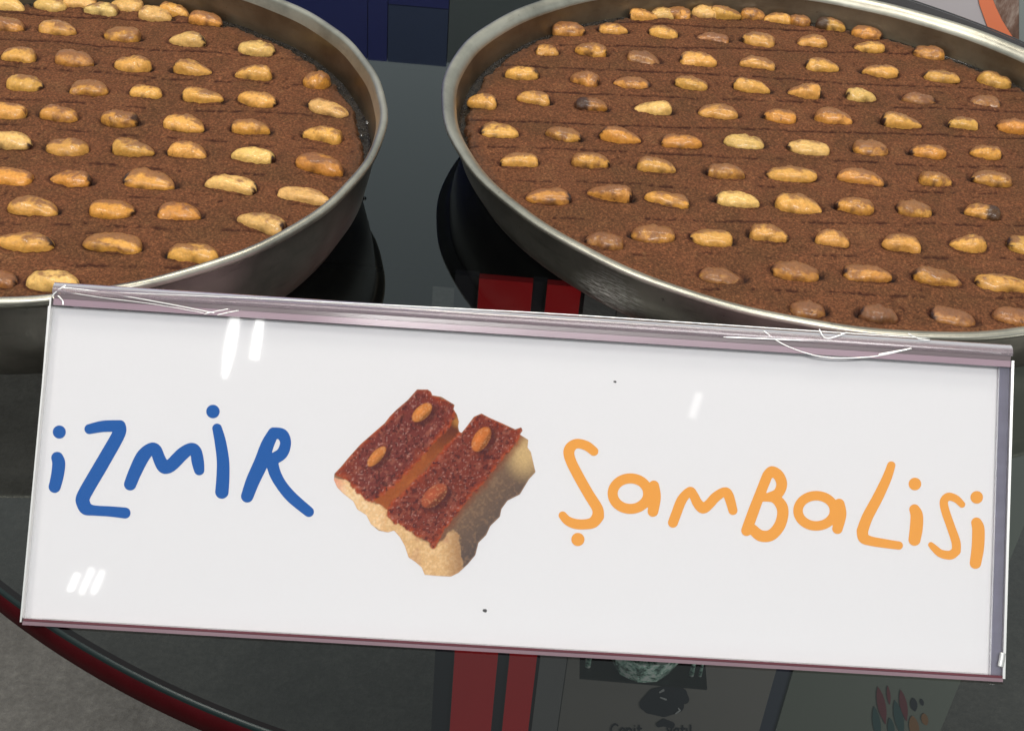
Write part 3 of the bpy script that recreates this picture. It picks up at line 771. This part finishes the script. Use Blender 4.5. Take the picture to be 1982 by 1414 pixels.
# ------------------------------------------------------------------ acrylic tent sign
SH = math.radians(2.12); LEAN = math.radians(42.5); HS = .1045; SW = .3
ex = Vector((math.cos(SH), math.sin(SH), 0)); ey = Vector((-math.sin(SH), math.cos(SH), 0)); ez_ = Vector((0, 0, 1))
S0 = Vector((-.1406, .2740, .0003))
Ms = Matrix((ex, ey, ez_)).transposed().to_4x4(); Ms.translation = S0
holder = empty('sign_holder', mat=Ms)
tag(holder, 'clear acrylic tent holder standing in front of the two trays', 'sign holder')
sl, cl = math.sin(LEAN), math.cos(LEAN)
DEP, TOP = HS*sl, HS*cl
def front_pt(s, t):      # s along the slope from the table, t inward from the front face
    return (s*sl+t*cl, s*cl-t*sl)
TK = .0022
def extrude(profile, x0, x1, nseg=1, wob=0):
    V = []; Fc = []; P = len(profile)
    for i in range(nseg+1):
        x = x0+(x1-x0)*i/nseg
        for (d, z) in profile:
            V.append((x, d+(wob*math.sin(x*41)*.5 if wob else 0), z))
    for i in range(nseg):
        for k in range(P):
            k2 = (k+1) % P; Fc.append((i*P+k, i*P+k2, (i+1)*P+k2, (i+1)*P+k))
    Fc.append(list(range(P))[::-1]); Fc.append([nseg*P+k for k in range(P)])
    return V, Fc
mir = lambda p: (2*DEP-p[0], p[1])
fp = [front_pt(.0022, 0), front_pt(HS-.0052, 0), front_pt(HS-.0052, TK), front_pt(.0022, TK)]
mesh_obj('front_panel', *extrude(fp, .0012, SW-.0012), ACRYLIC, holder)
bp = [mir(p) for p in fp][::-1]
mesh_obj('back_panel', *extrude(bp, .0012, SW-.0012), ACRYLIC, holder)
# bent ridge: rounded outside, light scattered in clear acrylic put into its colour
def arc(c, r, a0, a1, n): return [(c[0]+r*math.cos(math.radians(a0+(a1-a0)*i/n)), c[1]+r*math.sin(math.radians(a0+(a1-a0)*i/n))) for i in range(n+1)]
apex_r = .0030
ca = (DEP, TOP-apex_r/math.cos(math.radians(90-42.5))*.98)
aL = 180-(42.5)      # normal of the front face
ridge = [front_pt(HS-.0038, TK), front_pt(HS-.0038, .00)] + arc((DEP, TOP-.0040), .0030, 180-42.5, 42.5, 10) + [mir(front_pt(HS-.0038, .00)), mir(front_pt(HS-.0038, TK)), (DEP, TOP-.0075)]
mesh_obj('bent_ridge', *extrude(ridge, .0006, SW-.0006, 60), ACR_RIDGE, holder)
def strip(name, s0, s1, x0, x1, mat, t0=-.0001, t1=None, back=False):
    t1 = TK+.0002 if t1 is None else t1
    P = [front_pt(s0, t0), front_pt(s1, t0), front_pt(s1, t1), front_pt(s0, t1)]
    if back: P = [mir(p) for p in P][::-1]
    return mesh_obj(name, *extrude(P, x0, x1), mat, holder)
strip('painted_reflection', HS-.0073, HS-.0053, .0012, SW-.0012, ACR_HEAD, t0=-.0001, t1=.0009)  # mauve painted for the back card mirrored and seen inside the acrylic
strip('painted_shade', HS-.0052, HS-.0039, .0012, SW-.0012, ACR_SHADE, t0=0, t1=.0009)  # grey painted for the unlit gap below the ridge
strip('foot_edge', .0002, .0013, .0008, SW-.0008, ACR_BOTTOM)  # mauve and maroon foot strips: reflections in clear acrylic put into the colour
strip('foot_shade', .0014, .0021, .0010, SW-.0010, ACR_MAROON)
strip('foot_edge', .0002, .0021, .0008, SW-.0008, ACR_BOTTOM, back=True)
strip('side_edge', .0010, HS-.0050, 0, .0005, ACR_LINE)
strip('side_edge', .0012, HS-.0052, SW-.0009, SW-.0001, ACR_LINE)
strip('side_band', .0012, HS-.0052, SW-.0042, SW-.0010, ACR_SIDE, t0=TK*.5)  # added strip, grey-blue stands in for the dim interior seen through
strip('side_edge', .0010, HS-.0050, 0, .0010, ACRYLIC_EDGE, back=True)
strip('side_edge', .0010, HS-.0050, SW-.0010, SW, ACRYLIC_EDGE, back=True)
def bead(name, pts, rad, mat, n=6):
    """fine bright ridge for cracks and modelled highlights, following (x, s) points on the front face"""
    P = [(p[0], *front_pt(p[1], -.0001-(p[2] if len(p) > 2 else 0))) for p in pts]
    V = []; Fc = []
    for i, (x, d, z) in enumerate(P):
        rr = rad*(1 if 0 < i < len(P)-1 else .3)
        dx = P[min(i+1, len(P)-1)][0]-P[max(i-1, 0)][0]; ds_ = pts[min(i+1, len(P)-1)][1]-pts[max(i-1, 0)][1]
        L = math.hypot(dx, ds_) or 1; nx, ns = -ds_/L, dx/L
        for q in range(n):
            t = 2*math.pi*q/n; a_, b_ = rr*math.cos(t), rr*math.sin(t)*.5
            V.append((x+nx*a_, d+ns*a_*sl-b_*cl, z+ns*a_*cl+b_*sl))
    for i in range(len(P)-1):
        for q in range(n): Fc.append((i*n+q, i*n+(q+1) % n, (i+1)*n+(q+1) % n, (i+1)*n+q))
    return mesh_obj(name, V, Fc, mat, holder, True)
def s_of(px, py):      # photo point -> (x, s) on the front face
    n_ = np.array((ex).cross(ey*sl+ez_*cl)); o_ = np.array(S0)
    d = fwd+(px-991)/F_PX*RT-(py-707)/F_PX*UP
    t = ((o_-EYE)@n_)/(d@n_); X = EYE+d*t-o_
    return float(X@np.array(ex)), float(X@np.array(ey*sl+ez_*cl))
def curve(pts, n=10): return [p[:2] for p in smooth_path([(*s_of(*p), 0) for p in pts], n)]
bead('bend_highlight', curve([(130, 562), (500, 578), (1000, 603), (1300, 622), (1600, 642), (1800, 655)]), 0.00018, ACR_LINE)  # bright beads built in place of the reflections along the bend
bead('bend_highlight', curve([(300, 577), (560, 590), (1000, 617), (1400, 643)]), 0.00014, ACR_LINE)
bead('bend_highlight', curve([(1400, 652), (1600, 661), (1800, 673), (1945, 684)]), 0.00028, ACR_LINE)
bead('corner_glint', curve([(1941, 1262), (1939, 1275), (1936, 1290)]), 0.00095, ACR_LINE)  # white bead modelled as a glint of light
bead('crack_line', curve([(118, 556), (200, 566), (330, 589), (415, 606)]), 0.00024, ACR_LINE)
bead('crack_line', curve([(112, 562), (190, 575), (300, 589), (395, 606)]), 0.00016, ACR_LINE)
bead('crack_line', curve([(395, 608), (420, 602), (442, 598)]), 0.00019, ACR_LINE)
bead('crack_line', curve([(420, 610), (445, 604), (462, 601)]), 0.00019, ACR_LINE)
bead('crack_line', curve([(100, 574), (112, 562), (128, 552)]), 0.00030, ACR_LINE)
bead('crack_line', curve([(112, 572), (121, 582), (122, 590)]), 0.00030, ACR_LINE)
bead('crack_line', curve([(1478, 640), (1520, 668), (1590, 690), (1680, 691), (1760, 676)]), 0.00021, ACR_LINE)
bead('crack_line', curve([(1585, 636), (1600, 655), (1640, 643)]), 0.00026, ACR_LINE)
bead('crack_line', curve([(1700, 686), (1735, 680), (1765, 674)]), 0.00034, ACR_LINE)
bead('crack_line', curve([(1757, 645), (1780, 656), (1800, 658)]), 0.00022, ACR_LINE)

# ---- printed card just behind the front panel (own thing: it slides out)
# card frame: u to the right, v up the slope, w towards the viewer
cu = ex; cv = ey*sl+ez_*cl; cw = cu.cross(cv)
T0 = TK+.0006
CO = S0+ey*(T0*cl)+ez_*(-T0*sl)
Mc = Matrix((cu, cv, cw)).transposed().to_4x4(); Mc.translation = CO
card = empty('printed_card', mat=Mc)
tag(card, 'white printed card with blue and orange hand lettering inside the sign holder', 'printed card')
Cn = np.array(cw); O = np.array(CO); U = np.array(cu); Vv = np.array(cv)
def on_card(px, py):
    d = fwd+(px-991)/F_PX*RT-(py-707)/F_PX*UP
    t = ((O-EYE)@Cn)/(d@Cn); X = EYE+d*t-O
    return float(X@U), float(X@Vv)
cor = [on_card(*p) for p in ((45, 1195), (1930, 1312), (1946, 710), (93, 592))]
sheet = []
NX, NY = 40, 10
for w_ in (0, -.0003):
    for j in range(NY+1):
        for i in range(NX+1):
            a_, b_ = i/NX, j/NY
            u = (cor[0][0]*(1-a_)+cor[1][0]*a_)*(1-b_)+(cor[3][0]*(1-a_)+cor[2][0]*a_)*b_
            v_ = (cor[0][1]*(1-a_)+cor[1][1]*a_)*(1-b_)+(cor[3][1]*(1-a_)+cor[2][1]*a_)*b_
            sheet.append((u, v_, w_))
Fc = []; N1 = (NX+1)*(NY+1)
for j in range(NY):
    for i in range(NX):
        q = j*(NX+1)+i
        Fc.append((q, q+1, q+NX+2, q+NX+1)); Fc.append((N1+q, N1+q+NX+1, N1+q+NX+2, N1+q+1))
mesh_obj('paper', sheet, Fc, CARD, card)
def ink(name, f, bx, mat, step=1.0, colour=None):
    V, Fa = fill_shape(f, bx[0], bx[1], bx[2], bx[3], step)
    w = [(*on_card(x, y), .00008) for x, y in V]
    o = mesh_obj(name, w, [q[::-1] for q in Fa], mat, card)
    if colour is not None:
        at = o.data.color_attributes.new('print', 'FLOAT_COLOR', 'POINT')
        at.data.foreach_set('color', colour(np.array(V)).ravel())
    return o
def letter(paths, mat, sc=1.0, off=(0, 0)):
    PP = [[(p[0]/sc+off[0], p[1]/sc+off[1], p[2]/sc) for p in P] for P in paths]
    PP = [smooth_path(P) for P in PP]
    xs = [p[0] for P in PP for p in P]; ys = [p[1] for P in PP for p in P]; r = max(p[2] for P in PP for p in P)+2
    ink('letter', strokes_sdf(PP), (min(xs)-r, max(xs)+r, min(ys)-r, max(ys)+r), mat, 1.5)
A_ = (3.003, (0, 750))
for P in ([[(345, 257, 38)], [(333, 407, 35), (342, 440, 38), (334, 510, 37), (318, 575, 35)]],
          [[(520, 240, 29), (600, 224, 33), (695, 222, 34)], [(697, 222, 34), (690, 270, 38), (600, 430, 40), (490, 620, 40), (482, 665, 40)], [(482, 665, 40), (500, 700, 38), (545, 712, 30), (640, 718, 30), (727, 727, 32)]],
          [[(757, 560, 36), (785, 490, 38), (830, 400, 40), (875, 355, 34), (905, 360, 34), (925, 410, 36), (945, 450, 38), (965, 462, 38), (1000, 445, 38), (1060, 385, 38), (1110, 352, 32), (1138, 370, 34), (1150, 430, 36), (1158, 478, 30)]],
          [[(1238, 138, 39)], [(1262, 236, 28), (1280, 310, 33), (1296, 420, 36), (1296, 520, 38), (1290, 605, 39)]],
          [[(1437, 630, 36), (1470, 540, 40), (1520, 430, 42), (1555, 330, 38), (1590, 262, 32)], [(1590, 262, 32), (1640, 272, 34), (1660, 320, 32), (1640, 380, 34), (1590, 412, 34), (1545, 430, 30)], [(1580, 430, 36), (1600, 500, 34), (1640, 570, 32), (1700, 640, 33), (1795, 720, 30)]]):
    letter(P, INK_BLUE, *A_)
B_ = (4.309, (1060, 820))
D_ = (4.112, (1500, 820))
def ell(cx, cy, rx, ry, r, n=22, rot=0):
    return [(cx+rx*math.cos(2*math.pi*i/n), cy+ry*math.sin(2*math.pi*i/n), r) for i in range(n+1)]
letter([[(385, 228, 38), (320, 180, 40), (235, 165, 40), (180, 215, 46), (190, 300, 44), (265, 450, 44), (345, 590, 44), (415, 705, 46), (420, 770, 50)], [(420, 770, 50), (380, 820, 46), (310, 836, 42), (230, 832, 42), (165, 805, 38), (125, 762, 34)], [(252, 962, 55)]], INK_ORANGE, *B_)
letter([ell(690, 580, 148, 127, 42), [(885, 515, 44), (898, 610, 46), (878, 728, 45)], [(840, 520, 30), (850, 660, 40)]], INK_ORANGE, *B_)
letter([[(1045, 822, 42), (1075, 740, 42), (1120, 630, 42), (1185, 560, 36), (1215, 590, 38), (1250, 660, 42), (1295, 700, 46), (1345, 670, 42), (1400, 610, 42), (1475, 565, 38), (1510, 600, 42), (1545, 720, 38)]], INK_ORANGE, *B_)
letter([[(1445, 1026, 10.5), (1456, 995, 10.5), (1470, 958, 10), (1485, 920, 10)], [(1485, 920, 10), (1494, 912, 10.5), (1507, 920, 10.5), (1513, 937, 10.5), (1506, 954, 10), (1490, 961, 9)], [(1472, 962, 8), (1497, 963, 9), (1512, 977, 11), (1515, 995, 11), (1508, 1018, 11), (1492, 1035, 11), (1472, 1036, 11), (1457, 1024, 10)]], INK_ORANGE)
letter([ell(328, 690, 145, 120, 38), [(510, 638, 44), (522, 720, 46), (497, 832, 42)], [(480, 640, 30), (480, 770, 34)]], INK_ORANGE, *D_)
letter([[(925, 330, 33), (890, 430, 38), (820, 580, 42), (735, 740, 44), (695, 850, 46)], [(695, 850, 46), (705, 905, 44), (760, 930, 38), (860, 948, 36), (985, 966, 33)]], INK_ORANGE, *D_)
letter([[(1113, 477, 50)], [(1110, 680, 42), (1128, 730, 50), (1124, 830, 52), (1110, 920, 48)]], INK_ORANGE, *D_)
letter([[(1488, 640, 26), (1440, 595, 30), (1380, 578, 32), (1344, 615, 33), (1355, 690, 34), (1400, 820, 34), (1440, 940, 36), (1442, 1010, 36)], [(1442, 1010, 36), (1395, 1042, 36), (1320, 1030, 32), (1270, 990, 28), (1240, 960, 22)]], INK_ORANGE, *D_)
letter([[(1605, 583, 50)], [(1603, 785, 42), (1618, 840, 50), (1614, 980, 50), (1595, 1105, 46)]], INK_ORANGE, *D_)
SPK = plain('black_speck', (.03, .03, .03), .6)
for (x, y, r) in ((938, 1180.5, 3.4), (1190, 738, 2)):
    ink('speck', strokes_sdf([[(x-1.2, y, r*.8), (x+1.2, y+.6, r)]]), (x-7, x+7, y-7, y+7), SPK, .8)

# ---- printed picture of two cake slices
def poly_sdf(pts):
    P = np.array(pts, float)
    def f(X, Y):
        d = np.full(X.shape, 1e9); ins = np.zeros(X.shape, bool)
        for (xa, ya), (xb, yb) in zip(P, np.roll(P, -1, 0)):
            dx, dy = xb-xa, yb-ya
            t = np.clip(((X-xa)*dx+(Y-ya)*dy)/(dx*dx+dy*dy), 0, 1)
            d = np.minimum(d, np.hypot(X-xa-t*dx, Y-ya-t*dy))
            c = ((ya > Y) != (yb > Y)) & (X < (xb-xa)*(Y-ya)/((yb-ya) if yb != ya else 1e-9)+xa)
            ins ^= c
        return np.where(ins, -d, d)
    return f
OUTL = [(630,112),(700,112),(722,128),(730,150),(790,160),(830,185),(875,212),(868,240),(890,275),(903,320),(898,355),(905,385),(920,395),(960,345),(1000,290),(1050,268),(1100,295),(1180,330),(1270,372),(1310,358),(1318,380),(1300,405),(1355,440),(1350,490),(1372,520),(1390,600),(1402,650),(1360,695),(1330,745),(1300,795),(1220,835),(1180,890),(1170,940),(1108,1000),(1080,1060),(1030,1110),(1010,1190),(960,1250),(900,1305),(850,1330),(760,1325),(680,1318),(660,1270),(620,1235),(575,1205),(550,1130),(520,1075),(480,1030),(440,1042),(380,1030),(330,990),(300,930),(240,892),(215,840),(150,790),(110,750),(88,700),(92,660),(130,620),(180,560),(260,470),(340,400),(420,330),(450,290),(500,240),(570,180)]
fo = poly_sdf(OUTL)
crA = poly_sdf([(85,655),(130,615),(260,465),(420,325),(600,110),(700,100),(735,145),(885,205),(885,260),(850,345),(770,435),(690,520),(605,615),(505,715),(420,785),(345,845),(300,830),(240,780),(170,695)])
crB = poly_sdf([(435,930),(450,870),(560,760),(700,620),(830,470),(960,340),(1050,262),(1270,368),(1320,350),(1320,390),(1270,470),(1170,580),(1060,720),(960,830),(880,930),(800,1040),(740,1145),(700,1095),(600,1045),(500,985)])
frA = poly_sdf([(80,690),(170,700),(240,785),(335,835),(430,900),(470,1035),(440,1050),(300,1000),(60,760)])
frB = poly_sdf([(430,940),(500,985),(600,1045),(740,1145),(860,1030),(900,1060),(930,1330),(640,1340),(430,1040)])
def mixc(c, t, k):
    t = np.clip(t, 0, 1)[:, None]; return c*(1-t)+np.array(lin(*k))*t
def shade(V):
    x = (V[:, 0]-620)*3.366; y = (V[:, 1]-720)*3.366
    wx = x+(fbm(x, y, 30, 11)-.5)*34; wy_ = y+(fbm(x, y, 30, 12)-.5)*34
    n1 = fbm(x, y, 16, 1, 3); n2 = noise(x, y, 9, 2); n3 = fbm(x, y, 90, 3)
    c = np.tile(np.array(lin(132, 102, 76)), (len(x), 1))
    # right flank of the front slice, darker towards its edge in the print
    dg = (x*.72+y*.68-1120)/420
    c = mixc(c, dg*1.0, (84, 72, 68)); c = mixc(c, sst(.5, .8, n1)*.4, (150, 118, 90))
    c = mixc(c, sst(170, 20, np.hypot(x-1330, (y-530)*.75)), (196, 166, 116))
    c = mixc(c, sst(60, -10, crB(wx, wy_))*.75*(sst(900, 1300, y)*-1+1), (120, 58, 36))
    # gap flank of the rear slice
    left = sst(20, -20, poly_sdf([(335,830),(470,690),(640,480),(880,240),(925,390),(830,470),(640,680),(450,870),(440,930)])(x, y))
    c = mixc(c, left, (150, 78, 36)); c = mixc(c, left*sst(.35, .7, n3)*.5, (180, 104, 50)); c = mixc(c, left*sst(640, 300, y)*.95, (84, 38, 26)); c = mixc(c, left*sst(60, 0, np.hypot(x-895, y-320)), (176, 120, 60))
    fA = sst(8, -8, frA(wx, wy_)); c = mixc(c, fA, (226, 188, 138)); c = mixc(c, fA*sst(.45, .75, n1)*.7, (238, 212, 170)); c = mixc(c, fA*sst(430, 300, x)*0+fA*sst(360, 470, x)*.6, (196, 138, 80)); c = mixc(c, fA*sst(190, 90, x)*.7, (220, 140, 120))
    fB = sst(10, -10, frB(wx, wy_)); c = mixc(c, fB, (210, 170, 118)); c = mixc(c, fB*sst(.4, .7, n1)*.7, (228, 194, 146)); c = mixc(c, fB*sst(760, 930, x)*.75, (140, 100, 68)); c = mixc(c, fB*sst(.55, .8, n3)*.5, (180, 130, 96))
    for cf, dk in ((crA, (108, 50, 46)), (crB, (114, 50, 40))):
        e_ = cf(wx, wy_); t = sst(7, -7, e_)
        c = mixc(c, t, (136, 54, 34)); c = mixc(c, t*sst(-10, -50, e_+40*(n3-.5))*.85, dk)
        c = mixc(c, t*sst(.50, .80, fbm(x*.9+y*.3, y, 26, 61, 4))*.55, (166, 100, 80)); c = mixc(c, t*sst(.52, .75, 1-n1)*.8, (66, 24, 22)); c = mixc(c, t*sst(.55, .8, n3)*.5, (128, 54, 36)); c = mixc(c, t*sst(.78, .92, n2)*.5, (196, 150, 138))
        c = mixc(c, sst(16, 0, np.abs(e_+4))*.55*sst(.3, .6, n1), (172, 72, 30))
    for (cx_, cy_, ra, rb_, ang, k) in ((662, 262, 78, 42, -42, (196, 122, 58)), (367, 548, 82, 34, -48, (190, 118, 58)), (1048, 436, 88, 50, -58, (190, 108, 50)), (742, 803, 100, 56, -42, (158, 78, 50))):
        a_ = math.radians(ang); u = ((x-cx_)*math.cos(a_)+(y-cy_)*math.sin(a_)); v_ = (-(x-cx_)*math.sin(a_)+(y-cy_)*math.cos(a_))
        sh_ = np.sqrt(((u-4)/(ra*1.18))**2+((v_-30)/(rb_*1.3))**2); c = mixc(c, sst(1.15, .75, sh_)*.75, (72, 30, 22))
        q = np.sqrt((u/ra)**2+(v_/rb_)**2); t = sst(1.08, .92, q)
        c = mixc(c, t, k); c = mixc(c, t*sst(10, 34, v_)*.75, tuple(int(z*.55) for z in k)); c = mixc(c, t*sst(.6, .0, np.hypot(u/ra+.1, v_/rb_+.35))*.6, tuple(min(255, int(z*1.2)) for z in k))
        c = mixc(c, t*sst(.6, .8, n2)*.25, (230, 180, 130))
    c = mixc(c, sst(-10, -1, fo(x, y))*.35, (200, 160, 130))
    c = np.clip(c*1.06-.013, .003, 1)
    return np.concatenate([c, np.ones((len(x), 1))], 1)
ink('printed_picture', lambda X, Y: fo((X-620)*3.366, (Y-720)*3.366), (640, 1042, 748, 1120), PRINT, 1.6, shade)

# ---- second card facing the trays, only its top strip seen above the first
bc = empty('back_card', mat=Ms); bc.location = S0+ey*.0+ez_*.0
tag(bc, 'mauve-looking second card inside the sign holder, a strip above the white card', 'card')
q0, q1 = mir(front_pt(.003, TK+.0006)), mir(front_pt(HS-.0062, TK+.0006)); q2, q3 = mir(front_pt(HS-.0062, TK+.0009)), mir(front_pt(.003, TK+.0009))
mesh_obj('paper', *extrude([q0, q1, q2, q3], .0030, SW-.0040), CARD_BACK, bc)
